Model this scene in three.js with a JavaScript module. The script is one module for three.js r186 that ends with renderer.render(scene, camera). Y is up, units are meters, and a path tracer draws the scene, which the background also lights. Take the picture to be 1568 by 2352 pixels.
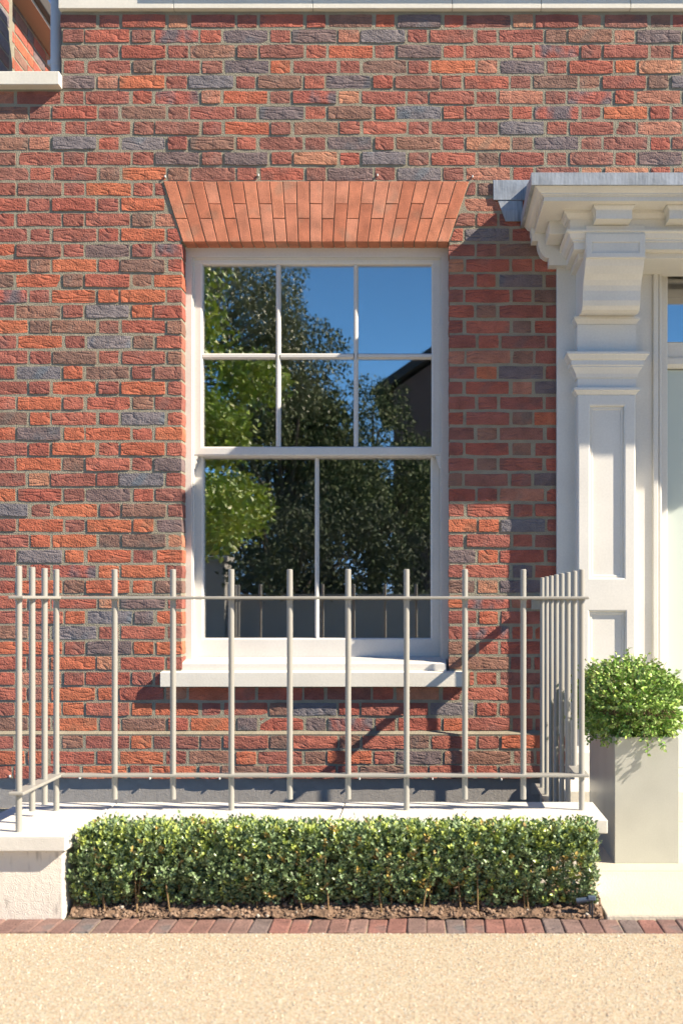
import * as THREE from 'three';
import { RoundedBoxGeometry } from 'three/addons/geometries/RoundedBoxGeometry.js';
import { mergeGeometries, mergeVertices } from 'three/addons/utils/BufferGeometryUtils.js';

// ---------------------------------------------------------------- camera, sky, sun, exposure
const F = 2745, D = 5.86, EYE = 1.01, PX = 980, PY = 1381;      // focal length and principal point in units of a 1568 x 2352 picture; wall plane at z = 0
const scene = new THREE.Scene();
const camera = new THREE.PerspectiveCamera(2 * Math.atan(PY / F) * 180 / Math.PI, (2 * PX) / (2 * PY), 0.1, 400);
camera.position.set(0, EYE, D);
camera.setViewOffset(2 * PX, 2 * PY, 0, 0, 1568, 2352);
camera.focus = 5.7; camera.userData.fStop = 2.9;
camera.updateProjectionMatrix();

const sunDir = new THREE.Vector3(2.74, 2.35, 1).normalize();
{ // clear blue sky, paler towards the horizon
  const W = 256, Hh = 128, data = new Float32Array(W * Hh * 4);
  const zen = [0.018, 0.055, 0.165], mid = [0.22, 0.63, 1.22], hor = [0.34, 0.52, 0.80];
  for (let j = 0; j < Hh; j++) {
    const el = ((j + 0.5) / Hh - 0.5) * Math.PI;
    for (let i = 0; i < W; i++) {
      const s = Math.max(0, Math.sin(el)), a = Math.pow(1 - s, 16), b = Math.pow(1 - s, 4.4);
      for (let c = 0; c < 3; c++) data[(j * W + i) * 4 + c] = (zen[c] * (1 - b) + mid[c] * b) * (1 - a) + hor[c] * a;
      data[(j * W + i) * 4 + 3] = 1;
    }
  }
  const sky = new THREE.DataTexture(data, W, Hh, THREE.RGBAFormat, THREE.FloatType);
  sky.mapping = THREE.EquirectangularReflectionMapping; sky.magFilter = THREE.LinearFilter; sky.needsUpdate = true;
  scene.background = sky; scene.environment = sky;
}
const sun = new THREE.DirectionalLight(0xfff0da, 5);
sun.position.copy(sunDir).multiplyScalar(30); sun.target.position.set(0, 1, 0);
sun.castShadow = true; sun.shadow.mapSize.set(4096, 4096);
Object.assign(sun.shadow.camera, { left: -9, right: 9, top: 9, bottom: -9, near: 1, far: 70 });
scene.add(sun, sun.target);
const renderer = new THREE.WebGLRenderer({ antialias: true });
renderer.toneMapping = THREE.LinearToneMapping;
renderer.toneMappingExposure = 2.25;
renderer.shadowMap.enabled = true;

// ---------------------------------------------------------------- helpers
function rngOf(seed) { let a = seed >>> 0; return () => { a = (a + 0x6D2B79F5) | 0; let t = Math.imul(a ^ (a >>> 15), 1 | a); t = (t + Math.imul(t ^ (t >>> 7), 61 | t)) ^ t; return ((t ^ (t >>> 14)) >>> 0) / 4294967296; }; }
const lerp = (a, b, t) => a + (b - a) * t, clamp = (v, a = 0, b = 1) => Math.min(b, Math.max(a, v));
const sst = (a, b, x) => { const t = clamp((x - a) / (b - a)); return t * t * (3 - 2 * t); };
const scaleAt = (z) => F / (D - z);
const wx = (x, z = 0) => (x - PX) / scaleAt(z), wy = (y, z = 0) => EYE + (PY - y) / scaleAt(z);   // photo position on a plane at depth z -> metres
const used = new Map();
function numbered(n) { const k = used.get(n) ?? 0; used.set(n, k + 1); return k ? n + '_' + String(k).padStart(3, '0') : n; }
function shade(m) { m.castShadow = true; m.receiveShadow = true; return m; }
function part(parent, name, geo, mat) { const m = shade(new THREE.Mesh(geo, mat)); m.name = name; parent.add(m); return m; }
function thing(name, label, category, group, at = [0, 0, 0]) { const g = new THREE.Group(); g.name = numbered(name); g.position.set(...at); g.userData = { label, category }; if (group) g.userData.group = group; scene.add(g); return g; }
function structure(name, geo, mat) { const m = shade(new THREE.Mesh(geo, mat)); m.name = numbered(name); m.userData.kind = 'structure'; scene.add(m); return m; }
function metreUV(g) { // uv in metres from position, by the face's main direction
  if (g.index) g = g.toNonIndexed();
  const p = g.attributes.position, n = g.attributes.normal, uv = new Float32Array(p.count * 2);
  for (let i = 0; i < p.count; i++) {
    const ax = Math.abs(n.getX(i)), ay = Math.abs(n.getY(i)), az = Math.abs(n.getZ(i));
    const [u, v] = ay > ax && ay > az ? [p.getX(i), p.getZ(i)] : ax > az ? [p.getZ(i), p.getY(i)] : [p.getX(i), p.getY(i)];
    uv[i * 2] = u; uv[i * 2 + 1] = v;
  }
  g.setAttribute('uv', new THREE.BufferAttribute(uv, 2)); return g;
}
function box(x0, x1, y0, y1, z0, z1, r = 0.003) { // bevelled box between two corners
  const w = x1 - x0, h = y1 - y0, d = z1 - z0, rr = Math.min(r, w / 2.2, h / 2.2, d / 2.2);
  const g = rr > 0 ? new RoundedBoxGeometry(w, h, d, 1, rr) : new THREE.BoxGeometry(w, h, d);
  g.translate((x0 + x1) / 2, (y0 + y1) / 2, (z0 + z1) / 2); return metreUV(g);
}
function cyl(a, b, r, seg = 14, r2 = r) {
  const A = new THREE.Vector3(...a), B = new THREE.Vector3(...b), L = A.distanceTo(B), g = new THREE.CylinderGeometry(r2, r, L, seg, 1);
  g.applyQuaternion(new THREE.Quaternion().setFromUnitVectors(new THREE.Vector3(0, 1, 0), B.clone().sub(A).normalize())); g.translate((A.x + B.x) / 2, (A.y + B.y) / 2, (A.z + B.z) / 2); return g;
}
const merged = (...gs) => { const need = ['position', 'normal', 'uv']; return mergeGeometries(gs.map((g) => { g = g.index ? g.toNonIndexed() : g; for (const k of Object.keys(g.attributes)) if (!need.includes(k)) g.deleteAttribute(k); return g; })); };
function surf(pos, idx) { const g = new THREE.BufferGeometry(); g.setAttribute('position', new THREE.Float32BufferAttribute(pos, 3)); g.setIndex(idx); const f = g.toNonIndexed(); f.computeVertexNormals(); return metreUV(f); }
// moulding: a closed profile of [outward offset, height] run round a plan of corner points with outward directions
function moulding(profile, plan) {
  const n = profile.length, pos = [], idx = [];
  for (const [x, z, ox, oz] of plan) for (const [o, y] of profile) pos.push(x + ox * o, y, z + oz * o);
  for (let k = 0; k + 1 < plan.length; k++) for (let i = 0; i < n; i++) { const a = k * n + i, b = k * n + (i + 1) % n, c = a + n, d = b + n; idx.push(a, c, b, b, c, d); }
  const cap = THREE.ShapeUtils.triangulateShape(profile.map(([a, b]) => new THREE.Vector2(a, b)), []);
  for (const t of cap) { idx.push(t[0], t[1], t[2]); const e = (plan.length - 1) * n; idx.push(e + t[0], e + t[2], e + t[1]); }
  return surf(pos, idx);
}
const aroundBox = (xl, xr, zf, zb = 0) => [[xl, zb, -1, 0], [xl, zf, -1, 1], [xr, zf, 1, 1], [xr, zb, 1, 0]];
function extrude(points, depth, holes = [], bevel = 0) { const s = new THREE.Shape(points.map(([x, y]) => new THREE.Vector2(x, y))); for (const h of holes) s.holes.push(new THREE.Path(h.map(([x, y]) => new THREE.Vector2(x, y)))); return metreUV(new THREE.ExtrudeGeometry(s, bevel ? { depth: depth - bevel, bevelEnabled: true, bevelThickness: bevel, bevelSize: bevel, bevelOffset: -bevel, bevelSegments: 2 } : { depth, bevelEnabled: false })); }
const rect = (x0, x1, y0, y1) => [[x0, y0], [x1, y0], [x1, y1], [x0, y1]];

// ---------------------------------------------------------------- noise and textures
const GR = 64, gtab = new Float32Array(GR * GR * 2), ptab = new Uint16Array(GR * GR);
{ const r = rngOf(77); for (let i = 0; i < GR * GR; i++) { const a = r() * 6.2832; gtab[i * 2] = Math.cos(a); gtab[i * 2 + 1] = Math.sin(a); ptab[i] = r() * GR * GR; } }
function pn(x, y, px, py, seed = 0) { // periodic gradient noise, about -0.7 .. 0.7
  const xi = Math.floor(x), yi = Math.floor(y), fx = x - xi, fy = y - yi;
  const x0 = ((xi % px) + px) % px, x1 = (x0 + 1) % px, y0 = ((yi % py) + py) % py, y1 = (y0 + 1) % py;
  const g = (a, b, dx, dy) => { const k = ptab[(a * 7 + ptab[(b * 13 + seed * 101) % 4096]) % 4096] * 2; return gtab[k] * dx + gtab[k + 1] * dy; };
  const u = fx * fx * fx * (fx * (fx * 6 - 15) + 10), v = fy * fy * fy * (fy * (fy * 6 - 15) + 10);
  return lerp(lerp(g(x0, y0, fx, fy), g(x1, y0, fx - 1, fy), u), lerp(g(x0, y1, fx, fy - 1), g(x1, y1, fx - 1, fy - 1), u), v);
}
function fbm(u, v, f, oct, seed, ay = 1) { let s = 0, a = 1, t = 0; for (let o = 0; o < oct; o++) { const fx = f << o, fy = Math.max(1, Math.round((f << o) * ay)); s += a * pn(u * fx, v * fy, fx, fy, seed + o * 3); t += a; a *= 0.5; } return s / t; }
function texture(size, fn, srgb = false) { // fn(u, v) -> [r, g, b] in 0..1
  const d = new Uint8Array(size * size * 4);
  for (let j = 0; j < size; j++) for (let i = 0; i < size; i++) { const c = fn((i + 0.5) / size, (j + 0.5) / size), k = (j * size + i) * 4; for (let q = 0; q < 3; q++) d[k + q] = clamp(c.length ? c[q] : c) * 255; d[k + 3] = 255; }
  const t = new THREE.DataTexture(d, size, size); t.wrapS = t.wrapT = THREE.RepeatWrapping; t.magFilter = THREE.LinearFilter; t.minFilter = THREE.LinearMipmapLinearFilter; t.generateMipmaps = true; if (srgb) t.colorSpace = THREE.SRGBColorSpace; t.needsUpdate = true; return t;
}
const tiled = (t, perMetre) => { const c = t.clone(); c.repeat.set(perMetre, perMetre); c.needsUpdate = true; return c; };
const C = (r, g, b) => new THREE.Color().setRGB(r, g, b);
const S = (r, g, b) => new THREE.Color().setRGB(r / 255, g / 255, b / 255, THREE.SRGBColorSpace);

// hand-made brick face: folded clay creases, pits and sand grain (1 m tile)
const brickRelief = texture(1024, (u, v) => {
  const wu = u + 0.03 * fbm(u, v, 5, 2, 3), wv = v + 0.022 * fbm(u, v, 7, 2, 9);
  const fold = 1 - Math.abs(pn(wu * 11, wv * 34, 11, 34, 5)) * 4.2, fold2 = 1 - Math.abs(pn(wu * 24, wv * 60, 24, 60, 15)) * 4;
  const where = sst(-0.12, 0.16, fbm(u, v, 9, 2, 21)), grain = fbm(u, v, 150, 2, 40), lump = fbm(u, v, 22, 3, 30, 1.8);
  const pit = sst(0.34, 0.5, pn(u * 70, v * 70, 70, 70, 61));
  return clamp(0.62 + 0.5 * lump + 0.26 * grain - 0.44 * Math.max(0, fold) ** 2 * where - 0.12 * Math.max(0, fold2) ** 2 * (1 - where * 0.5) - 0.25 * pit);
});
// clay colour: kiln blotches, sand flecks and pale lime specks
const clayMap = texture(1024, (u, v) => {
  const m = fbm(u, v, 12, 3, 51), s = fbm(u, v, 160, 2, 71), b = sst(0.1, 0.42, fbm(u, v, 9, 2, 81)), lime = sst(0.47, 0.56, pn(u * 120, v * 120, 120, 120, 91)) * sst(0.02, 0.3, fbm(u, v, 6, 2, 12));
  const k = 0.8 + 0.5 * m + 0.28 * s;
  return [k * (1 - 0.2 * b) + lime * 0.35, k * (0.98 - 0.02 * b) + lime * 0.4, k * (0.97 + 0.06 * b) + lime * 0.42];
});
const burntMap = texture(1024, (u, v) => { // overburnt brick: blue-grey kiln flash over red clay
  const m = sst(-0.16, 0.2, fbm(u, v, 10, 3, 33, 0.7)), s = fbm(u, v, 150, 2, 43), k = 0.85 + 0.4 * s + 0.3 * fbm(u, v, 20, 2, 88);
  return [k * lerp(0.40, 0.17, m), k * lerp(0.12, 0.135, m), k * lerp(0.09, 0.145, m)];
});
const grainMap = texture(512, (u, v) => { const k = 0.86 + 0.22 * fbm(u, v, 6, 3, 4) + 0.2 * fbm(u, v, 90, 2, 8); return [k, k, k]; });
const grainRelief = texture(512, (u, v) => clamp(0.5 + 0.5 * fbm(u, v, 70, 3, 18) + 0.25 * fbm(u, v, 12, 2, 28)));
const stoneMap = texture(512, (u, v) => { const k = 0.92 + 0.13 * fbm(u, v, 4, 4, 2) + 0.08 * fbm(u, v, 100, 2, 6); return [k, k * 0.995, k * 0.985]; });
const stainMap = texture(1024, (u, v) => { // weathered white render: scuffs and dirt runs
  const run = sst(0.1, 0.45, fbm(u, v, 26, 2, 7, 0.22)) * sst(-0.1, 0.3, fbm(u, v, 6, 2, 17)), spot = sst(0.36, 0.5, fbm(u, v, 60, 2, 27)), k = 0.93 + 0.08 * fbm(u, v, 10, 3, 37) - 0.34 * run - 0.35 * spot;
  return [k, k * 0.97, k * 0.92];
});
// resin-bound gravel: rounded stones a few millimetres across (0.8 m tile)
const stones = (() => {
  const n = 210, r = rngOf(5), px = [], py = [], tone = [], R = 1024, col = new Float32Array(R * R * 3), hgt = new Float32Array(R * R);
  for (let i = 0; i < n * n; i++) { px.push(r()); py.push(r()); tone.push(r(), r()); }
  for (let j = 0; j < R; j++) for (let i = 0; i < R; i++) {
    const x = (i + 0.5) / R * n, y = (j + 0.5) / R * n, xi = Math.floor(x), yi = Math.floor(y); let b = 9, b2 = 9, w = 0;
    for (let dy = -1; dy <= 1; dy++) for (let dx = -1; dx <= 1; dx++) { const c = ((yi + dy + n) % n) * n + (xi + dx + n) % n, ex = xi + dx + px[c] - x, ey = yi + dy + py[c] - y, d = ex * ex + ey * ey; if (d < b) { b2 = b; b = d; w = c; } else if (d < b2) b2 = d; }
    const e = Math.sqrt(b2) - Math.sqrt(b), t = tone[w * 2], q = tone[w * 2 + 1], big = 0.06 * fbm(i / R, j / R, 5, 3, 66), k = (0.72 + 0.42 * q) * (1 + big);
    const base = t < 0.13 ? [0.66, 0.42, 0.26] : t < 0.3 ? [0.80, 0.72, 0.58] : t < 0.36 ? [0.47, 0.40, 0.32] : [0.72, 0.57, 0.385];
    const o = (j * R + i); for (let c = 0; c < 3; c++) col[o * 3 + c] = base[c] * k; hgt[o] = Math.min(1, e * 1.6);
  }
  const pick = (u, v) => Math.floor(v * R) * R + Math.floor(u * R);
  return { map: texture(R, (u, v) => { const o = pick(u, v) * 3; return [col[o], col[o + 1], col[o + 2]]; }), relief: texture(R, (u, v) => hgt[pick(u, v)]) };
})();
const earthMap = texture(512, (u, v) => { const m = 0.75 + 0.5 * fbm(u, v, 10, 4, 55) + 0.35 * fbm(u, v, 90, 2, 56), p = sst(0.4, 0.5, pn(u * 60, v * 60, 60, 60, 57)); return [m * 0.9 + p * 0.5, m * 0.84 + p * 0.5, m * 0.8 + p * 0.45]; });
const earthRelief = texture(512, (u, v) => clamp(0.5 + 0.9 * fbm(u, v, 14, 4, 58)));
const leadMap = texture(512, (u, v) => { const s = fbm(u, v, 60, 2, 62, 0.08), k = 0.8 + 0.35 * s + 0.4 * fbm(u, v, 5, 3, 63), w = sst(0.14, 0.4, fbm(u, v, 30, 2, 64, 0.15)); return [k * 0.93 + 0.2 * w, k * 0.97 + 0.2 * w, k + 0.16 * w]; });

const std = (color, roughness, o = {}) => new THREE.MeshStandardMaterial({ color, roughness, ...o });
const clay = (c) => std(c, 0.92, { map: clayMap, bumpMap: brickRelief, bumpScale: 0.0075 });
const M = {
  mortar: std(C(0.315, 0.288, 0.215), 0.95, { map: tiled(grainMap, 3), bumpMap: tiled(grainRelief, 3), bumpScale: 0.006 }),
  arch: [C(0.64, 0.24, 0.135), C(0.69, 0.27, 0.155), C(0.60, 0.215, 0.12), C(0.68, 0.285, 0.175), C(0.63, 0.245, 0.145)].map((c) => std(c, 0.9, { map: clayMap, bumpMap: tiled(grainRelief, 4), bumpScale: 0.003 })),
  paint: std(C(0.75, 0.735, 0.69), 0.45, { map: tiled(stoneMap, 1) }),
  windowPaint: std(C(0.68, 0.665, 0.63), 0.4, { map: tiled(stoneMap, 1) }),
  stone: std(C(0.76, 0.73, 0.64), 0.8, { map: tiled(stoneMap, 1), bumpMap: tiled(grainRelief, 4), bumpScale: 0.0012 }),
  coping: std(C(0.70, 0.68, 0.625), 0.82, { map: tiled(stoneMap, 1), bumpMap: tiled(grainRelief, 4), bumpScale: 0.0012 }),
  whiteRender: std(C(0.84, 0.81, 0.745), 0.9, { map: tiled(stainMap, 2), bumpMap: tiled(grainRelief, 4), bumpScale: 0.003 }),
  greyRender: std(C(0.33, 0.315, 0.295), 0.9, { map: tiled(grainMap, 3), bumpMap: tiled(grainRelief, 5), bumpScale: 0.004 }),
  lead: std(C(0.42, 0.445, 0.48), 0.5, { map: tiled(leadMap, 2), metalness: 0.25, bumpMap: tiled(grainRelief, 1), bumpScale: 0.0012 }),
  iron: std(C(0.355, 0.348, 0.315), 0.42, { map: tiled(stoneMap, 5) }),
  pipe: std(C(0.42, 0.455, 0.51), 0.42),
  plastic: std(C(0.62, 0.62, 0.60), 0.5),
  brass: std(C(0.72, 0.70, 0.66), 0.25, { metalness: 0.9 }),
  door: std(C(0.53, 0.60, 0.56), 0.4),
  zinc: std(C(0.545, 0.56, 0.505), 0.32, { map: tiled(stoneMap, 2), metalness: 0.3 }),
  soil: std(C(0.24, 0.165, 0.115), 1, { map: tiled(earthMap, 2.2), bumpMap: tiled(earthRelief, 2.2), bumpScale: 0.02 }),
  gravel: std(C(0.65, 0.69, 0.70), 0.85, { map: tiled(stones.map, 1.25), bumpMap: tiled(stones.relief, 1.25), bumpScale: 0.0007 }),
  paving: std(C(0.60, 0.55, 0.45), 0.85, { map: tiled(stoneMap, 0.8), bumpMap: tiled(grainRelief, 2), bumpScale: 0.003 }),
  dark: std(C(0.06, 0.055, 0.05), 0.8), room: std(C(0.42, 0.40, 0.37), 0.9), soffit: std(C(0.30, 0.17, 0.11), 0.7), black: std(C(0.02, 0.025, 0.035), 0.35),
  glass: new THREE.MeshPhysicalMaterial({ color: 0xffffff, roughness: 0.0, transmission: 1, thickness: 0, ior: 2.3 }),
};
// brick colours
const tones = {
  R: [C(0.425, 0.127, 0.086), C(0.385, 0.11, 0.077), C(0.365, 0.125, 0.094), C(0.44, 0.143, 0.098), C(0.325, 0.11, 0.085)],
  D: [C(0.335, 0.117, 0.088), C(0.295, 0.118, 0.092), C(0.36, 0.126, 0.092), C(0.315, 0.135, 0.103)],
  O: [C(0.51, 0.15, 0.08), C(0.54, 0.168, 0.086), C(0.49, 0.14, 0.078)],
  N: [C(0.275, 0.15, 0.113), C(0.24, 0.14, 0.11), C(0.31, 0.16, 0.114)],
  K: [C(0.20, 0.15, 0.148), C(0.215, 0.148, 0.14), C(0.19, 0.15, 0.155)],
  B: [C(0.215, 0.19, 0.20), C(0.20, 0.185, 0.20), C(0.235, 0.205, 0.21)],
  T: [C(0.50, 0.23, 0.14), C(0.46, 0.20, 0.135)],
};
const brickMat = {}; for (const k in tones) brickMat[k] = tones[k].map(clay);
brickMat.M = [std(C(1, 1, 1), 0.92, { map: burntMap, bumpMap: brickRelief, bumpScale: 0.0075 })];

// ---------------------------------------------------------------- ground
const WELL = { x0: -3.4, x1: 0.44, z1: 1.50, xl: -1.46, z2: 2.05 };
{
  const s = new THREE.Shape([[-60, -80], [60, -80], [60, 60], [-60, 60]].map(([x, y]) => new THREE.Vector2(x, y)));
  s.holes.push(new THREE.Path([[WELL.x0, -0.02], [WELL.x1, -0.02], [WELL.x1, -WELL.z1], [WELL.xl, -WELL.z1], [WELL.xl, -WELL.z2], [WELL.x0, -WELL.z2]].map(([x, y]) => new THREE.Vector2(x, y))));
  const g = new THREE.ShapeGeometry(s); g.rotateX(-Math.PI / 2); g.translate(0, -0.012, 0);
  structure('lawn', metreUV(g), std(C(0.06, 0.085, 0.03), 1, { map: tiled(grainMap, 1) }));
  const d = new THREE.Shape([[-4.6, 0], [5.2, 0], [5.2, -10.5], [-4.6, -10.5]].map(([x, y]) => new THREE.Vector2(x, y))); d.holes.push(s.holes[0]);
  const dg = new THREE.ShapeGeometry(d); dg.rotateX(-Math.PI / 2); dg.translate(0, -0.004, 0); structure('gravel_driveway', metreUV(dg), M.gravel);
  structure('road', metreUV(new THREE.PlaneGeometry(118, 6).rotateX(-Math.PI / 2).translate(0, -0.004, 16.2)), std(C(0.06, 0.06, 0.062), 0.9, { map: tiled(grainMap, 1) }));
}
// lightwell in front of the basement wall
const well = structure('lightwell', merged(
  box(WELL.x0, WELL.x1, -1.35, -1.25, 0.02, WELL.z2, 0),
  box(WELL.x1, WELL.x1 + 0.16, -1.25, -0.014, 0.02, WELL.z1, 0), box(WELL.x0 - 0.2, WELL.x0, -1.25, -0.014, 0.02, WELL.z2, 0)), M.greyRender);
// planting bed
const bedZ0 = 1.80, bedZ1 = 2.066;
{
  const nx = 150, nz = 26, g = new THREE.PlaneGeometry(1.70, bedZ1 - bedZ0 + 0.01, nx, nz); g.rotateX(-Math.PI / 2); const p = g.attributes.position;
  for (let i = 0; i < p.count; i++) { const u = p.getX(i) * 0.7 + 3, v = p.getZ(i) * 0.7 + 3; p.setY(i, 0.002 + 0.042 * sst(0.13, 0.03, p.getZ(i)) + 0.02 * fbm(u, v, 16, 3, 4) + 0.012 * fbm(u, v, 60, 2, 14)); }
  g.translate(-0.288, 0.004, (bedZ0 + bedZ1) / 2); g.computeVertexNormals(); structure('planting_bed', metreUV(g), M.soil);
  // loose clods and small stones on the soil
  const r = rngOf(31), clod = new THREE.IcosahedronGeometry(1, 0), cp = clod.attributes.position; for (let i = 0; i < cp.count; i++) { const k = 1 + 0.28 * pn(cp.getX(i) * 2 + 9, cp.getY(i) * 2 + cp.getZ(i) * 3 + 9, 32, 32, 3); cp.setXYZ(i, cp.getX(i) * k, cp.getY(i) * 0.75 * k, cp.getZ(i) * k); } clod.computeVertexNormals();
  const N = 3200, im = new THREE.InstancedMesh(clod, std(C(1, 1, 1), 1), N), o = new THREE.Object3D();
  for (let i = 0; i < N; i++) { const sz = 0.0018 + 0.0075 * r() ** 4, zc = lerp(1.93, bedZ1 - 0.003, r() ** 0.8); o.position.set(lerp(-1.13, 0.56, r()), 0.006 + 0.042 * sst(0.13, 0.03, zc - (bedZ0 + bedZ1) / 2) + sz * 0.4, zc); o.rotation.set(r() * 6, r() * 6, r() * 6); o.scale.setScalar(sz); o.updateMatrix(); im.setMatrixAt(i, o.matrix); const t = r(), k = 0.7 + 0.6 * r(); im.setColorAt(i, t < 0.02 ? C(0.42, 0.38, 0.32) : C(0.24 * k, 0.165 * k, 0.115 * k)); }
  im.name = 'soil_clods'; im.userData = { kind: 'stuff', label: 'loose crumbs of soil and small stones in front of the box hedge', category: 'soil' }; shade(im); scene.add(im);
}
// brick edging between the bed and the gravel
{
  const edge = structure('brick_edging', box(-2.2, 2.2, -0.16, -0.006, 2.07, 2.206, 0), M.mortar), r = rngOf(41);
  const variants = []; for (let i = 0; i < 8; i++) { const g = new RoundedBoxGeometry(0.0585, 0.07, 0.15, 1, 0.005), p = g.attributes.position; for (let k = 0; k < p.count; k++) p.setXYZ(k, p.getX(k) + 0.0016 * pn(p.getX(k) * 50 + i * 5, p.getZ(k) * 40 + 7, 64, 64, i), p.getY(k) + 0.0025 * pn(p.getX(k) * 30 + 5, p.getZ(k) * 30 + i * 3, 64, 64, i + 9), p.getZ(k) + 0.002 * pn(p.getX(k) * 40 + i, p.getY(k) * 30 + 4, 64, 64, i + 3)); g.computeVertexNormals(); g.translate(i * 0.13, 0, 0); const q = metreUV(g); q.translate(-i * 0.13, 0, 0); variants.push(q); }
  const pal = [C(0.27, 0.15, 0.125), C(0.245, 0.145, 0.125), C(0.30, 0.145, 0.12), C(0.25, 0.165, 0.145), C(0.21, 0.16, 0.15), C(0.28, 0.175, 0.15)].map((c) => std(c, 0.9, { map: clayMap, bumpMap: brickRelief, bumpScale: 0.006 }));
  for (let x = -2.15, i = 0; x < 2.15; x += 0.0605, i++) { const m = part(edge, 'brick', variants[Math.floor(r() * 8)], pal[Math.floor(r() * 6)]); m.position.set(x, -0.034 + 0.004 * (r() - 0.5), 2.138 + 0.004 * (r() - 0.5)); m.rotation.y = (r() - 0.5) * 0.05; m.rotation.z = (r() - 0.5) * 0.03; m.rotation.x = (r() - 0.5) * 0.02; }
}
{ // loose and half-bound pebbles that stand up out of the resin
  const r = rngOf(87), N = 26000, peb = new THREE.IcosahedronGeometry(1, 0), im = new THREE.InstancedMesh(peb, std(C(1, 1, 1), 0.8), N), o = new THREE.Object3D();
  const cols = [C(0.50, 0.415, 0.30), C(0.58, 0.53, 0.44), C(0.45, 0.31, 0.21), C(0.36, 0.32, 0.265), C(0.55, 0.46, 0.335)];
  for (let i = 0; i < N; i++) { const s = 0.0014 + 0.0024 * r() * r(); o.position.set(lerp(-1.5, 1.25, r()), -0.0045 + s * 0.2, 2.212 + 1.15 * r()); o.rotation.set(r() * 6, r() * 6, r() * 6); o.scale.set(s * (1 + 0.5 * r()), s * 0.8, s); o.updateMatrix(); im.setMatrixAt(i, o.matrix); im.setColorAt(i, cols[Math.floor(r() * 5)].clone().multiplyScalar(0.8 + 0.4 * r())); }
  im.name = 'gravel_pebbles'; im.userData = { kind: 'stuff', label: 'fine cream and tan pebbles covering the driveway', category: 'gravel' }; shade(im); scene.add(im);
}
// sandstone paving towards the front door, and the door step
{
  const slabs = structure('entrance_paving', box(0.58, 3.0, -0.10, -0.006, 0.42, 2.05, 0), M.greyRender);
  const xs = [0.567, 1.52, 2.30, 3.02], zs = [0.40, 1.00, 1.44, 2.063];
  for (let i = 0; i < 3; i++) for (let j = 0; j < 3; j++) part(slabs, 'slab', box(xs[i] + 0.002, xs[i + 1] - 0.002, -0.03, 0.012, zs[j] + 0.002, zs[j + 1] - 0.002, 0.006), M.paving);
  structure('door_step', box(0.62, 2.72, 0.008, 0.155, 0.045, 0.46, 0.008), M.stone);
}

// ---------------------------------------------------------------- the house
const house = thing('brick_house', 'red multi-tone brick house front with white sash window and white canopied doorway', 'house');
const OPEN = { x0: wx(418), x1: wx(1030), y0: 0.60, y1: wy(555.4) };          // window opening
const ARCH = { y0: wy(555.4), y1: wy(417), bl: wx(420), br: wx(1030), tl: wx(375), tr: wx(1077) };
const COURSE = 0.075, ROWS = 47, rowY = (i) => wy(47.6) - COURSE * i, WALLTOP = wy(26), LEDGE = wy(1681), PLINTH = 0.04, BRICKBOT = wy(1790, PLINTH);
const LEFTX = wx(140), PARAPET = wy(205);                                     // the upper wall stops at LEFTX; a lower wall runs on to the left
const DOOR = { x0: 1.128, x1: 2.212, y1: wy(600) }, MID = 1.67;
const T = 0.40, MF = -0.0035;
const wall = part(house, 'wall', merged(
  box(-2.7, OPEN.x0 - 0.004, -1.3, PARAPET, -T, MF, 0), box(LEFTX + 0.004, OPEN.x0 - 0.004, PARAPET, WALLTOP, -T, MF, 0),
  box(OPEN.x0 - 0.004, OPEN.x1 + 0.004, -1.3, OPEN.y0, -T, MF, 0),
  box(OPEN.x0 - 0.004, OPEN.x1 + 0.004, ARCH.y1, WALLTOP, -T, MF, 0), box(OPEN.x0 - 0.004, OPEN.x1 + 0.004, ARCH.y0 + 0.004, ARCH.y1, -T, -0.0045, 0),
  box(OPEN.x1 + 0.004, DOOR.x0, -1.3, WALLTOP, -T, MF, 0), box(DOOR.x0, DOOR.x1, DOOR.y1, WALLTOP, -T, MF, 0), box(DOOR.x1, 3.5, -1.3, WALLTOP, -T, MF, 0),
  box(DOOR.x0, DOOR.x1, -1.3, 0.13, -T, MF, 0)), M.mortar);
wall.userData.label = 'grey-beige mortar bed of the brick wall';

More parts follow.
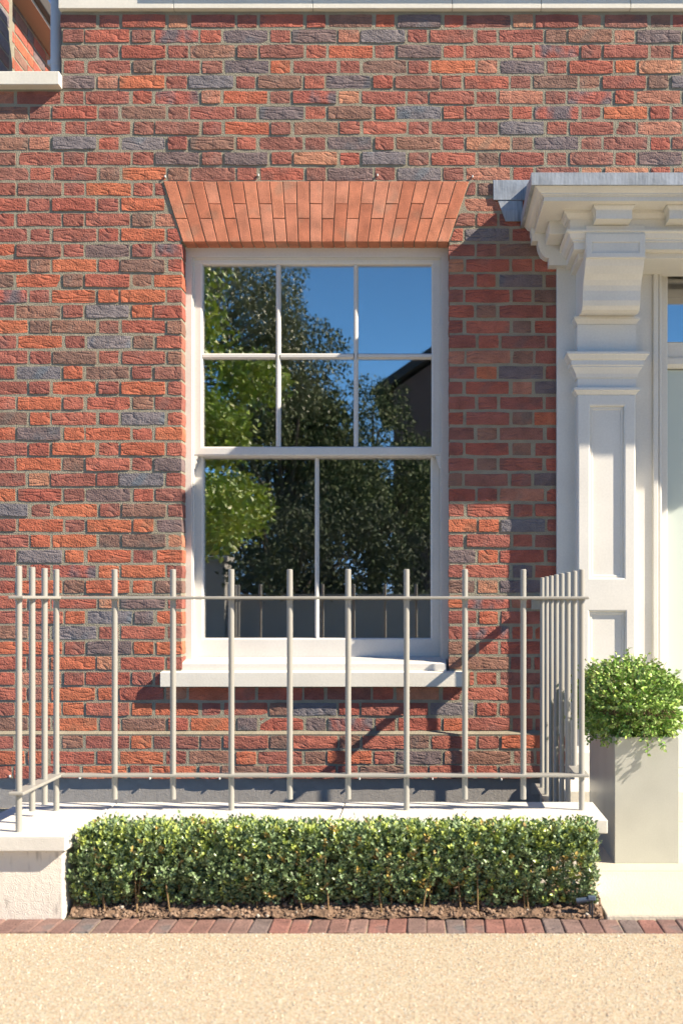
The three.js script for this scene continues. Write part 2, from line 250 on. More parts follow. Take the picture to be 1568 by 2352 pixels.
function brickGeo(w, h, d, seed, sl = 0, sr = 0) { // sl, sr: how far the top corners lean sideways (bricks cut against the arch)
  const r = rngOf(seed * 7919 + 13), nx = w > 0.15 ? 4 : 2, ny = 2, pos = [], uv = [], idx = [], loop = [], u0 = r(), v0 = r();
  for (let j = 0; j <= ny; j++) for (let i = 0; i <= nx; i++) {
    const a = i / nx, b = j / ny, ex = i === 0 || i === nx, ey = j === 0 || j === ny;
    let x = lerp(-w / 2 + sl * b, w / 2 + sr * b, a), y = (b - 0.5) * h, z = 0.0012 * r();
    if (ex) x += (r() - 0.5) * 0.003; if (ey) y += (r() - 0.5) * 0.0042; else y += (r() - 0.5) * 0.01;
    if (ex && ey) { x *= 1 - 0.002 / w; y *= 0.965; z -= 0.0022; } else if (ex || ey) z -= 0.0012 + 0.001 * r();
    pos.push(x, y, z); uv.push(x + u0, y + v0);
  }
  const at = (i, j) => j * (nx + 1) + i;
  for (let j = 0; j < ny; j++) for (let i = 0; i < nx; i++) idx.push(at(i, j), at(i + 1, j), at(i + 1, j + 1), at(i, j), at(i + 1, j + 1), at(i, j + 1));
  for (let i = 0; i < nx; i++) loop.push(at(i, 0)); for (let j = 0; j < ny; j++) loop.push(at(nx, j)); for (let i = nx; i > 0; i--) loop.push(at(i, ny)); for (let j = ny; j > 0; j--) loop.push(at(0, j));
  const front = pos.length / 3, g = new THREE.BufferGeometry(), L = loop.length;
  for (let k = 0; k < L; k++) { const a = loop[k], b = loop[(k + 1) % L], q = pos.length / 3; for (const [v, z] of [[a, 0], [b, 0], [b, -d], [a, -d]]) { pos.push(pos[v * 3], pos[v * 3 + 1], z ? z : pos[v * 3 + 2]); uv.push(uv[v * 2] + (z ? 0.06 : 0), uv[v * 2 + 1] + (z ? 0.06 : 0)); } idx.push(q, q + 2, q + 1, q, q + 3, q + 2); }
  g.setAttribute('position', new THREE.Float32BufferAttribute(pos, 3)); g.setAttribute('uv', new THREE.Float32BufferAttribute(uv, 2)); g.setIndex(idx); g.computeVertexNormals(); return g;
}
const stretchers = [], headers = []; for (let i = 0; i < 18; i++) stretchers.push(brickGeo(0.2145, 0.0612, 0.098, i + 1)); for (let i = 0; i < 14; i++) headers.push(brickGeo(0.1015, 0.0612, 0.098, i + 101));
// where the photograph shows burnt, brown and bright orange bricks (picture positions)
const seen = {
  B: [482, 185, 162, 324, 327, 321, 879, 79, 969, 252, 1221, 289, 891, 356, 974, 392, 239, 714, 239, 786, 85, 851, 318, 957, 313, 1096, 30, 1162, 82, 1273, 236, 1416, 1131, 538, 715, 1631, 1046, 1634, 1212, 1203, 163, 1451],
  K: [560, 77, 725, 80, 565, 150, 180, 186, 645, 255, 405, 356, 567, 357, 235, 575, 969, 112, 961, 44, 1214, 147, 1529, 77, 819, 185, 1299, 320, 821, 322, 1524, 355, 821, 392, 1114, 537, 85, 990, 379, 1066, 239, 1133, 380, 1201, 318, 1382, 315, 1416, 239, 1488, 1211, 643, 1198, 852, 1260, 890, 1257, 1099, 1062, 1278, 1203, 1311, 1203, 1351, 967, 1741, 554, 1665, 720, 1667],
  N: [170, 116, 485, 114, 642, 182, 330, 255, 730, 290, 485, 320, 25, 325, 30, 260, 320, 150, 245, 392, 410, 395, 320, 500, 775, 44, 889, 148, 1374, 75, 1291, 182, 819, 252, 976, 322, 1134, 357, 1219, 322, 1374, 182, 1289, 75, 1534, 182, 1529, 42, 1129, 434, 321, 610, 91, 610, 165, 644, 85, 714, 165, 750, 85, 750, 162, 819, 239, 854, 316, 786, 316, 644, 30, 956, 162, 1064, 319, 1167, 393, 750, 16, 644, 316, 923, 395, 819, 239, 1237, 318, 1237, 163, 1346, 371, 1346, 25, 1451, 25, 1662, 160, 1701, 318, 1663, 1198, 573, 1136, 714, 1257, 678, 1211, 750, 1211, 817, 1211, 957, 1133, 995, 1214, 1029, 1133, 1064, 1053, 1099, 1084, 1348, 1062, 1491, 1050, 1528, 1120, 1528, 631, 1631, 631, 1706, 799, 1706, 962, 1708, 715, 1741, 878, 1775, 473, 1738, 567, 1775, 1105, 1744],
  M: [400, 80, 400, 220, 725, 220, 372, 575, 1294, 111, 1379, 215, 1301, 252, 1120, 1388, 1120, 1455, 804, 1669, 30, 681, 205, 1310],
  O: [325, 185, 560, 217, 565, 289, 325, 392, 90, 644, 192, 610, 167, 678, 318, 678, 85, 785, 165, 887, 318, 888, 82, 922, 236, 991, 167, 1027, 316, 1027, 85, 1061, 159, 1163, 84, 1201, 236, 1201, 315, 1201, 160, 1237, 239, 1273, 382, 1273, 166, 1308, 239, 1344, 84, 1344, 382, 1416, 163, 1592, 20, 1737, 1130, 1277, 1055, 1204, 1129, 1204, 300, 1308, 330, 1740, 784, 182, 839, 112, 1020, 150, 1400, 150, 1450, 250, 190, 320, 165, 1521, 296, 1100],
};
const bricks = []; // x, y, z, width, height lean, class
const rnd = rngOf(2024);
function layRow(i, Y, z0, gaps) {
  const pitch = 0.3375, h0 = wx(249.5) + (i % 2 ? pitch / 2 : 0) + (rnd() - 0.5) * 0.012, cells = [];
  for (let k = -9; k < 11; k++) { const c = h0 + k * pitch; cells.push([c - 0.0475, c + 0.0475], [c + 0.0625, c + pitch - 0.0625]); }
  for (const [a0, b0] of cells) {
    let spans = [[a0 + (rnd() - 0.5) * 0.006, b0 + (rnd() - 0.5) * 0.006, 0, 0]];
    for (const [g0, g1, s0 = 0, s1 = 0] of gaps) spans = spans.flatMap(([a, b, sl, sr]) => b <= g0 || a >= g1 ? [[a, b, sl, sr]] : [...(a < g0 - 0.018 ? [[a, g0, sl, s0]] : []), ...(b > g1 + 0.018 ? [[g1, b, s1, sr]] : [])]);
    for (const [a, b, sl, sr] of spans) if (b - a > 0.018) bricks.push({ x: (a + b) / 2, y: Y + (rnd() - 0.5) * 0.003, z: z0 + (rnd() ** 1.6) * 0.0058 - 0.0018, w: b - a, sl, sr, row: i, tilt: (rnd() - 0.5) * 0.014 });
  }
}
for (let i = 0; i < ROWS; i++) {
  const Y = rowY(i), gaps = [[3.4, 9]], yb = Y - 0.033, yt = Y + 0.033;
  gaps.push([-9, Y > PARAPET - 0.03 ? LEFTX : -2.5]);
  if (yt > ARCH.y0 && yb < ARCH.y1) { const at = (y, b, t) => lerp(b, t, (y - ARCH.y0) / (ARCH.y1 - ARCH.y0)), l0 = at(yb, ARCH.bl, ARCH.tl), l1 = at(yt, ARCH.bl, ARCH.tl), r0 = at(yb, ARCH.br, ARCH.tr), r1 = at(yt, ARCH.br, ARCH.tr); gaps.push([l0 - 0.008, r0 + 0.008, l1 - l0, r1 - r0]); }
  else if (yb < ARCH.y0 && yt > OPEN.y0 + 0.04) gaps.push([OPEN.x0, OPEN.x1]);
  const sillY0 = wy(1577, 0.05), sillY1 = wy(1543, 0.05); if (yb < sillY1 - 0.012 && yt > sillY0 + 0.012) gaps.push([wx(367), wx(1078)]);
  if (Y < wy(608)) gaps.push([0.672, 2 * MID - 0.672]); else if (Y < wy(500)) gaps.push([0.60, 2 * MID - 0.60]);
  layRow(i, Y, 0, gaps);
}
for (let i = 0; i < 3; i++) layRow(ROWS + i, LEDGE - 0.046 - COURSE * i + (i === 2 ? 0.004 : 0), PLINTH, [[-9, -2.5], [0.672, 9]]);
part(house, 'plinth_mortar', merged(box(-2.65, 0.66, BRICKBOT + 0.004, LEDGE - 0.008, -0.002, PLINTH + MF, 0), surf([-2.65, LEDGE + 0.004, MF + 0.001, 0.66, LEDGE + 0.004, MF + 0.001, 0.66, LEDGE - 0.008, PLINTH - 0.001, -2.65, LEDGE - 0.008, PLINTH - 0.001], [0, 2, 1, 0, 3, 2])), M.mortar);
part(house, 'basement_wall', box(-2.65, 0.66, -1.26, BRICKBOT + 0.004, -0.1, 0.013, 0), M.greyRender);
// choose each brick's colour: the ones read from the photograph first
for (const b of bricks) { const s = scaleAt(b.z); b.px = PX + b.x * s; b.py = PY - (b.y - EYE) * s; b.pw = b.w * s; }
for (const k of ['O', 'N', 'K', 'B', 'M']) for (let i = 0; i < seen[k].length; i += 2) {
  const X = seen[k][i], Y = seen[k][i + 1]; let best = null, bd = 1e9;
  for (const b of bricks) { const d = Math.hypot((b.px - X) / 1.5, (b.py - Y) * 2); if (d < bd && Math.abs(b.py - Y) < 20) { bd = d; best = b; } }
  if (best && bd < 45) best.k = k;
}
for (const b of bricks) if (!b.k) { const t = rnd(), inside = b.px > 0 && b.px < 1568; b.k = t < 0.60 ? 'R' : t < (b.px < 420 && b.py > 560 ? 0.84 : 0.68) ? 'O' : t < 0.92 ? 'T' : inside ? 'R' : 'NKB'[Math.floor(rnd() * 3)]; if (b.k === 'T' && rnd() < 0.55) b.k = 'R'; if (b.k === 'R' && rnd() < (b.py < 430 ? 0.62 : 0.25)) b.k = 'D'; if (b.k === 'O' && b.py < 430 && rnd() < 0.5) b.k = 'R'; }
const inFrame = (b) => { const l = Math.max(0, b.px - b.pw / 2), r = Math.min(1568, b.px + b.pw / 2); let a = Math.max(0, r - l) * (b.py > 8 ? 1 : 0); if (b.py > 1860) a = 0; if (b.py > 505 && b.px > 1278) a = 0; if (b.py > 1300 && b.py < 1840) a *= 0.9; return a; };
for (const b of bricks) b.area = inFrame(b);
const order = bricks.filter((b) => b.area > 0).sort((a, b) => b.area - a.area || a.py - b.py), single = new Set(order.slice(0, 298)), rest = [];
let bi = 0;
for (const b of bricks) {
  bi++;
  const full = b.w > 0.19 && !b.sl && !b.sr, head = b.w > 0.088 && b.w < 0.115 && !b.sl && !b.sr;
  const g = full ? stretchers[bi % 18] : head ? headers[bi % 14] : brickGeo(b.w, 0.0612, 0.098, bi + 500, b.sl, b.sr), sx = full ? b.w / 0.2145 : head ? b.w / 0.1015 : 1;
  const flip = (full || head) && rnd() < 0.5 ? Math.PI : 0, list = brickMat[b.k], mi = Math.floor(rnd() * list.length);
  if (single.has(b)) { const m = part(wall, 'brick', g, list[mi]); m.position.set(b.x, b.y, b.z); m.rotation.z = b.tilt + flip; m.scale.x = sx; }
  else { const q = g.clone().toNonIndexed(); q.scale(sx, 1, 1); q.rotateZ(b.tilt + flip); q.translate(b.x, b.y, b.z); const c = b.k === 'M' ? C(0.30, 0.15, 0.14) : tones[b.k][mi], n = q.attributes.position.count, col = new Float32Array(n * 3); for (let i = 0; i < n; i++) c.toArray(col, i * 3); q.setAttribute('color', new THREE.BufferAttribute(col, 3)); rest.push(q); }
}
{ const m = part(wall, 'bricks', mergeGeometries(rest), std(C(1, 1, 1), 0.92, { map: clayMap, bumpMap: brickRelief, bumpScale: 0.0075, vertexColors: true })); m.userData = { kind: 'stuff', label: 'header bricks and cut bricks between the stretchers' }; }
// flat gauged arch of smooth orange bricks
{
  const arch = part(house, 'window_arch', extrude([[ARCH.bl + 0.006, ARCH.y0 + 0.006], [ARCH.br - 0.006, ARCH.y0 + 0.006], [ARCH.tr - 0.008, ARCH.y1 - 0.006], [ARCH.tl + 0.008, ARCH.y1 - 0.006]], 0.094).translate(0, 0, -0.0962), M.mortar), r = rngOf(8), n = 23;
  arch.userData.label = 'flat gauged arch of smooth orange bricks';
  const yl = wy(650 * 0.574 + 272 / 1.206 * 0.574), ys = wy(650 * 0.574 + 201 / 1.206 * 0.574);
  for (let i = 0; i < n; i++) {
    const split = i % 2 ? ys : yl, xb = (y, k) => { const t = (y - ARCH.y0) / (ARCH.y1 - ARCH.y0); return lerp(lerp(ARCH.bl, ARCH.tl, t), lerp(ARCH.br, ARCH.tr, t), k / n); };
    for (const [y0, y1] of [[ARCH.y0, split - 0.0018], [split + 0.0018, ARCH.y1]]) {
      const j = 0.0024, dz = r() * 0.0026, pts = [[xb(y0, i) + j, y0], [xb(y0, i + 1) - j, y0], [xb(y1, i + 1) - j, y1], [xb(y1, i) + j, y1]].map(([x, y]) => [x + (r() - 0.5) * 0.0016, y + (y === ARCH.y0 ? 0 : (r() - 0.5) * 0.002)]);
      const g = extrude(pts, 0.104, [], 0.0016); g.translate(0, 0, -0.1015 + dz); part(arch, 'brick', g, M.arch[Math.floor(r() * 5)]);
    }
  }
}
// weep vents in the joints
for (const [x, y, z] of [[380, 405, 0], [594, 402, 0], [867, 402, 0], [1085, 405, 0], [24, 1782, PLINTH], [184, 1786, PLINTH], [345, 1787, PLINTH], [505, 1787, PLINTH], [665, 1787, PLINTH], [826, 1788, PLINTH], [993, 1788, PLINTH], [1151, 1789, PLINTH]]) part(house, 'weep_vent', box(wx(x, z) - 0.0035, wx(x, z) + 0.0035, wy(y, z) - 0.007, wy(y, z) + 0.004, z - 0.03, z + 0.008, 0.002), M.plastic);
// stone band above the brickwork
{
  const ys = WALLTOP + 0.001, xs = [LEFTX - 0.004, wx(401), wx(719), wx(1038), wx(1241), wx(1445), wx(1700), 2.1, 2.7, 3.3];
  const band = part(house, 'stone_band', box(LEFTX + 0.004, 3.4, ys + 0.004, ys + 0.33, -T, 0.018, 0), M.mortar);
  for (let i = 0; i + 1 < xs.length; i++) part(band, 'stone_block', box(xs[i] + 0.001, xs[i + 1] - 0.001, ys, ys + 0.066, -0.1, 0.028, 0.0025), M.stone);
  for (let i = 1; i + 1 < xs.length; i++) part(band, 'stone_block', box((i === 1 ? wx(345) : xs[i]) + 0.001, xs[i + 1] - 0.001, ys + 0.068, ys + 0.34, -0.1, 0.05, 0.004), M.stone);
  part(house, 'upper_wall', box(LEFTX, 3.4, ys + 0.335, ys + 0.62, -T, -0.003, 0), M.mortar);
}
// coping of the lower wall on the left
{ const z = 0.055, y0 = wy(194, z), y1 = wy(163, z), x1 = wx(136, z); part(house, 'parapet_coping', box(-2.7, x1, y0, y1, -0.16, z, 0.004), M.stone); }
// rainwater downpipe
{
  const zc = -0.11, xl = wx(113, zc + 0.03), xr = wx(141, zc + 0.03), xc = (xl + xr) / 2, rad = (xr - xl) / 2, y0 = wy(163, 0.055) - 0.02;
  const pipe = part(house, 'downpipe', cyl([xc, y0, zc], [xc, 5.0, zc], rad, 28), M.pipe); pipe.userData.label = 'grey rainwater downpipe';
  const cy = wy(139, zc + rad); part(pipe, 'pipe_collar', merged(cyl([xc, cy - 0.014, zc], [xc, cy + 0.014, zc], rad * 1.07, 28), box(xc - rad - 0.014, xc - rad + 0.004, cy - 0.012, cy + 0.012, zc - 0.02, zc + 0.012)), M.pipe);
}

// ---------------------------------------------------------------- sash window
const windowPart = new THREE.Group(); windowPart.name = 'sash_window'; windowPart.userData.label = 'white six-over-two timber sash window'; house.add(windowPart);
{
  const zf = -0.102, zu = -0.128, zl = -0.178, W = M.windowPaint, A = (x) => wx(x, zf);
  const fx0 = OPEN.x0 - 0.02, fx1 = OPEN.x1 + 0.02, fy1 = OPEN.y1 + 0.02, li = wx(441, zf), ri = wx(1013.5, zf), hi = wy(590, zf), fb = wy(1511, zf);
  part(windowPart, 'frame', extrude([[fx0, fb - 0.05], [li, fb - 0.05], [li, hi], [ri, hi], [ri, fb - 0.05], [fx1, fb - 0.05], [fx1, fy1], [fx0, fy1]], 0.14, [], 0.002).translate(0, 0, zf - 0.14), W);
  // staff beads just inside the lining
  part(windowPart, 'bead', merged(box(li, li + 0.006, fb, hi, zf - 0.03, zf - 0.008), box(ri - 0.006, ri, fb, hi, zf - 0.03, zf - 0.008), box(li + 0.006, ri - 0.006, hi - 0.006, hi, zf - 0.03, zf - 0.008)), W);
  function sash(name, z, x0, x1, y0, y1, gx0, gx1, gy0, gy1, vb, hb) { // one sash: stiles and rails with chamfered inner edges, glazing bars, panes
    const cuts = [gx0, ...vb.flat(), gx1], rows = [gy0, ...hb.flat(), gy1], holes = [];
    for (let i = 0; i < cuts.length; i += 2) for (let j = 0; j < rows.length; j += 2) holes.push(rect(cuts[i], cuts[i + 1], rows[j], rows[j + 1]));
    const big = rect(gx0, gx1, gy0, gy1).reverse();
    part(windowPart, name, extrude(rect(x0, x1, y0, y1), 0.042, [big], 0.009).translate(0, 0, z - 0.042), W);
    for (const [a, b] of vb) part(windowPart, 'glazing_bar', extrude([[a, z - 0.03], [b, z - 0.03], [b, z - 0.020], [b - 0.008, z - 0.003], [a + 0.008, z - 0.003], [a, z - 0.020]].map(([x, zz]) => [x, -zz]), gy1 - gy0).rotateX(-Math.PI / 2).translate(0, gy0, 0), W);
    for (const [a, b] of hb) for (let i = 0; i < cuts.length; i += 2) part(windowPart, 'glazing_bar', extrude([[z - 0.03, a], [z - 0.03, b], [z - 0.020, b], [z - 0.003, b - 0.008], [z - 0.003, a + 0.008], [z - 0.020, a]].map(([zz, y]) => [-zz, y]), cuts[i + 1] - cuts[i]).rotateY(Math.PI / 2).translate(cuts[i], 0, 0), W);
    for (const h of holes) { const W2 = h[1][0] - h[0][0] + 0.006, H2 = h[2][1] - h[0][1] + 0.006, sheet = (d) => new THREE.BoxGeometry(W2, H2, 0.004).translate((h[0][0] + h[1][0]) / 2, (h[0][1] + h[2][1]) / 2, z - d); part(windowPart, 'pane', merged(sheet(0.024), sheet(0.038)), M.glass); }
  }
  const U = (x) => wx(x, zu), V = (y) => wy(y, zu), Lx = (x) => wx(x, zl), Ly = (y) => wy(y, zl);
  sash('upper_sash', zu, U(441), U(1013), V(1047), V(591), U(465.5), U(990.5), V(1025.5), V(607.5), [[U(633), U(644)], [U(811.5), U(822)]], [[V(823.5), V(810)]]);
  sash('lower_sash', zl, Lx(443), Lx(1012), Ly(1511), Ly(1032), Lx(467.5), Lx(988.5), Ly(1465.5), Ly(1050.5), [[Lx(722.5), Lx(732)]], []);
  // sash horns
  for (const [x, s] of [[U(441), 1], [U(1013), -1]]) part(windowPart, 'sash_horn', extrude([[0, 0], [0.036, 0], [0.034, -0.012], [0.026, -0.02], [0.028, -0.034], [0.018, -0.046], [0.012, -0.062], [0, -0.062]].map(([a, b]) => [x + s * a * 0.8, V(1047) + b]), 0.034).translate(0, 0, zu - 0.036), W);
  // fasteners on the meeting rail
  for (const x of [612, 842]) { const c = U(x), y = V(1025.5) + 0.002; part(windowPart, 'sash_fastener', merged(cyl([c - 0.014, y, zu - 0.075], [c - 0.014, y + 0.008, zu - 0.075], 0.02, 16), cyl([c + 0.014, y, zu - 0.07], [c + 0.014, y + 0.016, zu - 0.07], 0.0045, 10), new THREE.SphereGeometry(0.0085, 14, 10).translate(c + 0.014, y + 0.022, zu - 0.07), box(c - 0.02, c + 0.02, y, y + 0.004, zu - 0.09, zu - 0.06)), M.brass); }
  // sloping timber sill and the stone sill below
  const sx0 = wx(419, -0.03), sx1 = wx(1024, -0.03);
  part(windowPart, 'timber_sill', metreUV(new THREE.ExtrudeGeometry(new THREE.Shape([[0.24, fb - 0.055], [0.24, fb + 0.004], [0.178, fb + 0.002], [0.05, fb - 0.012], [0.014, fb - 0.020], [0.008, fb - 0.026], [0.008, wy(1543, -0.01)], [0.03, wy(1543, -0.01)]].map(([a, b]) => new THREE.Vector2(a, b))), { depth: sx1 - sx0, bevelEnabled: false })).rotateY(Math.PI / 2).translate(sx0, 0, 0), W);
  const zs = 0.05; part(windowPart, 'stone_sill', extrude([[0.14, wy(1577, zs)], [-zs, wy(1577, zs)], [-zs, wy(1545.5, zs)], [-zs + 0.003, wy(1544, zs)], [0.14, wy(1536, 0)]], wx(1074, zs) - wx(369, zs), [], 0.002).rotateY(Math.PI / 2).translate(wx(369, zs), 0, 0), M.stone);
}
// room behind the window
part(house, 'room', merged(box(-2.6, 1.1, 0.16, 0.2, -4.4, -T, 0), box(-2.6, 1.1, 3.1, 3.16, -4.4, -T, 0), box(-2.64, -2.6, 0.16, 3.16, -4.4, -T, 0), box(1.1, 1.14, 0.16, 3.16, -4.4, -T, 0), box(-2.64, 1.14, 0.16, 3.16, -4.46, -4.4, 0)), M.room);

// ---------------------------------------------------------------- doorway with pilasters and canopy
const doorway = new THREE.Group(); doorway.name = 'doorway'; doorway.userData.label = 'white timber doorcase with panelled pilaster, scroll bracket and moulded canopy'; house.add(doorway);
{
  const P = M.paint, mir = (g) => { const q = g.clone(); q.scale(-1, 1, 1); q.translate(2 * MID, 0, 0); const p = q.attributes.position, n = q.attributes.normal, uv = q.attributes.uv; for (let i = 0; i < p.count; i += 3) for (const a of [p, n, uv]) for (let c = 0; c < a.itemSize; c++) { const t = a.array[(i + 1) * a.itemSize + c]; a.array[(i + 1) * a.itemSize + c] = a.array[(i + 2) * a.itemSize + c]; a.array[(i + 2) * a.itemSize + c] = t; } return q; };
  const both = (name, g, m = P) => { part(doorway, name, g, m); part(doorway, name, mir(g.index ? g.toNonIndexed() : g), m); };
  const zb = 0.03, zp = 0.12, base = 0.155, bx0 = wx(1278, zb), bx1 = wx(1519, 0.03), topY = wy(608, zb), px0 = wx(1325.5, zp), px1 = wx(1459, zp);
  both('backing_board', box(bx0, bx1, base, wy(520, zb), -0.09, zb, 0.003));
  both('frame_bead', merged(box(wx(1499, 0.045), wx(1511, 0.045), base, wy(560, zb), zb - 0.002, 0.046, 0.005), box(wx(1513, 0.035), wx(1517, 0.035), base, wy(560, zb), zb - 0.002, 0.036, 0.0015)));
  // pilaster with sunk panels
  const y = (v) => wy(v, zp), hole = (a, b, c, d) => rect(wx(a, zp), wx(b, zp), y(c), y(d)).reverse(), pb = base + 0.16;
  both('pilaster', extrude(rect(px0, px1, base, y(905)), 0.022, [hole(1355, 1432, 1327, 933), rect(wx(1353, zp), wx(1435, zp), pb + 0.12, y(1404.5)).reverse()], 0.008).translate(0, 0, zp - 0.022));
  both('pilaster_panel', box(px0 + 0.0005, px1 - 0.0005, base, y(905), zb - 0.001, zp - 0.0205, 0));
  for (const [a, b, c, d] of [[1355, 1432, 1327, 933], [1353, 1435, null, 1404.5]]) { const X0 = wx(a, zp), X1 = wx(b, zp), Y0 = c ? y(c) : pb + 0.12, Y1 = y(d); both('panel_moulding', extrude(rect(X0 - 0.001, X1 + 0.001, Y0 - 0.001, Y1 + 0.001), 0.0065, [rect(X0 + 0.014, X1 - 0.014, Y0 + 0.014, Y1 - 0.014).reverse()], 0.003).translate(0, 0, zp - 0.0215)); }
  both('pilaster_base', moulding([[-0.02, base], [0.016, base], [0.016, pb - 0.03], [0.008, pb - 0.02], [0.004, pb], [-0.02, pb]], aroundBox(px0, px1, zp)));
  const ring = (prof) => moulding(prof, aroundBox(px0, px1, zp));
  both('astragal', ring([[-0.02, y(907)], [0.002, y(906)], [0.013, y(899)], [0.019, y(897)], [0.019, y(891.5)], [-0.02, y(891.5)]]));
  both('capital', ring([[-0.02, y(891)], [0.0, y(891)], [0.0, y(869)], [0.006, y(868)], [0.010, y(860)], [0.022, y(849)], [0.028, y(846)], [0.028, y(843)], [0.034, y(841)], [0.034, y(830.5)], [0.042, y(828)], [0.052, y(820)], [0.057, y(818)], [0.057, y(813)], [-0.02, y(812.4)]]));
  both('neck_block', ring([[-0.02, y(812.3)], [0.001, y(812.3)], [0.001, y(745)], [-0.02, y(745)]]));
  both('upper_astragal', ring([[-0.02, y(745)], [0.003, y(744.5)], [0.013, y(737)], [0.019, y(734)], [0.019, y(728.5)], [-0.02, y(728.5)]]));
  // scroll bracket: side profile run across its width
  const prof = [[0.02, wy(548, 0.395) + 0.06], [0.395, wy(548, 0.395) + 0.06], [0.395, wy(592.5, 0.395)], [0.388, wy(594, 0.39)], [0.372, wy(610, 0.375)], [0.345, wy(628, 0.35)], [0.318, wy(643, 0.32)], [0.300, wy(656, 0.30)], [0.291, wy(668, 0.29)], [0.287, wy(680, 0.287)], [0.285, wy(690, 0.285)], [0.276, wy(702, 0.276)], [0.258, wy(712, 0.258)], [0.230, wy(719, 0.23)], [0.190, wy(722.5, 0.19)], [0.150, wy(724, 0.15)], [0.02, wy(724, 0.15)]];
  both('scroll_bracket', extrude(prof.map(([z, yy]) => [-z, yy]), px1 - px0 - 0.012, [], 0.003).rotateY(Math.PI / 2).translate(px0 + 0.006, 0, 0));
  { const z = 0.395, X0 = px0 + 0.006, X1 = px1 - 0.006, Y0 = wy(592.5, z), Y1 = wy(548, z) + 0.02; both('bracket_panel', extrude(rect(X0 - 0.001, X1 + 0.001, Y0, Y1), 0.008, [rect(X0 + 0.026, X1 - 0.026, Y0 + 0.024, wy(557, z)).reverse()], 0.003).translate(0, 0, z - 0.001)); }
  // ovolo end board against the wall
  const e = (cx, cy, z = 0.075) => [wx((1931 + cx / 1.96) * 0.574, z), wy((650 + cy / 1.96) * 0.574, z)], arc = []; for (let k = 0; k <= 10; k++) { const t = k / 10 * Math.PI / 2; arc.push(e(430 + 88 * (1 - Math.cos(t)), 612 + 136 * Math.sin(t))); }
  both('end_board', extrude([e(900, 470), e(378, 470), e(378, 556), e(385, 560), e(385, 615), e(430, 615), ...arc, e(518, 805), e(581, 806), e(900, 806)].reverse(), 0.105).translate(0, 0, -0.03));
  // entablature: stacked mouldings run round the front and the two ends
  const XR = 2 * MID, run = (xl, zf, prof) => moulding(prof, aroundBox(xl, XR - xl, zf));
  const yy = (v, z) => wy(v, z);
  part(doorway, 'cornice', run(0.4655, 0.60, [[-0.2, yy(423, 0.6)], [-0.010, yy(423.2, 0.6)], [-0.012, yy(426, 0.59)], [-0.026, yy(437, 0.575)], [-0.040, yy(443, 0.56)], [-0.040, yy(446, 0.56)], [-0.048, yy(446.5, 0.56)], [-0.048, yy(450, 0.555)], [-0.054, yy(450.5, 0.55)], [-0.054, yy(460.5, 0.55)], [-0.066, yy(460.5, 0.55)], [-0.066, yy(459.5, 0.55)], [-0.2, yy(459.5, 0.55)]]), P);
  const sofY = yy(459.5, 0.55);
  part(doorway, 'soffit', box(0.664, XR - 0.664, sofY + 0.001, sofY + 0.03, 0.0, 0.4015, 0), P);
  part(doorway, 'bed_moulding', run(0.655, 0.385, [[-0.1, sofY + 0.001], [0.030, sofY + 0.001], [0.030, sofY - 0.012], [0.020, sofY - 0.016], [0.012, sofY - 0.030], [0.0, sofY - 0.034], [0.0, sofY - 0.085], [-0.1, sofY - 0.085]]), P);
  part(doorway, 'frieze_moulding', run(0.668, 0.372, [[-0.1, sofY - 0.084], [0.030, sofY - 0.084], [0.030, sofY - 0.092], [0.018, sofY - 0.098], [0.010, sofY - 0.118], [0.002, sofY - 0.122], [0.002, sofY - 0.130], [-0.006, sofY - 0.132], [-0.006, sofY - 0.165], [-0.1, sofY - 0.165]]), P);
  part(doorway, 'frieze', box(0.70, XR - 0.70, sofY - 0.19, sofY - 0.002, 0.0, 0.31, 0.002), P);
  // modillion blocks under the soffit
  const mod = (x0, x1, z0, z1) => merged(moulding([[-0.02, sofY + 0.001], [0.012, sofY + 0.001], [0.012, sofY - 0.008], [0.002, sofY - 0.020], [0.0, sofY - 0.024], [0.0, sofY - 0.062], [-0.02, sofY - 0.062]], aroundBox(x0, x1, z1, z0)), box(x0 + 0.001, x1 - 0.001, sofY - 0.0615, sofY - 0.01, z0, z1 - 0.001, 0));
  const mw = wx(1450.5, 0.485) - wx(1368, 0.485), mp = wx(1539, 0.485) - wx(1368, 0.485);
  for (let k = 0; ; k++) { const x0 = wx(1368, 0.485) + k * mp * 0.985; if (x0 + mw > XR - 0.70) break; part(doorway, 'modillion', mod(x0, x0 + mw, 0.38, 0.485), P); }
  both('modillion', box(0.572, 0.657, sofY - 0.062, sofY + 0.001, 0.09, 0.26, 0.003));
  // door head lining under the canopy
  part(doorway, 'head_lining', merged(box(bx1 - 0.05, XR - bx1 + 0.05, wy(612, 0.02), sofY - 0.16, -0.09, 0.05, 0.003), box(bx1 - 0.02, XR - bx1 + 0.02, wy(622, 0), wy(606, 0.02), -0.09, 0.02, 0.004)), P);
  // lead roof
  const Lz = 0.604, lx = 0.4625;
  const lead = part(doorway, 'lead_roof', moulding([[-0.012, yy(423.2, 0.6) - 0.004], [0.004, yy(423.2, 0.6) - 0.005], [0.004, yy(398, 0.6)], [0.0, yy(397, 0.6)], [-0.012, yy(397, 0.6)]], aroundBox(lx, XR - lx, Lz)), M.lead);
  { const a = yy(397, 0.6) - 0.001, b = a + 0.15, x0 = lx + 0.004, x1 = XR - lx - 0.004; part(lead, 'roof_sheet', surf([x0, a, 0.6, x1, a, 0.6, x1 - 0.02, b, 0.012, x0 + 0.02, b, 0.012, x0, a, 0.0, x1, a, 0.0], [0, 1, 2, 0, 2, 3, 0, 3, 4, 1, 5, 2]), M.lead); }
  part(lead, 'roof_edge', merged(box(lx - 0.003, lx + 0.006, yy(423, 0.6) - 0.002, yy(397, 0.6), 0.02, 0.6, 0.002)), M.lead);
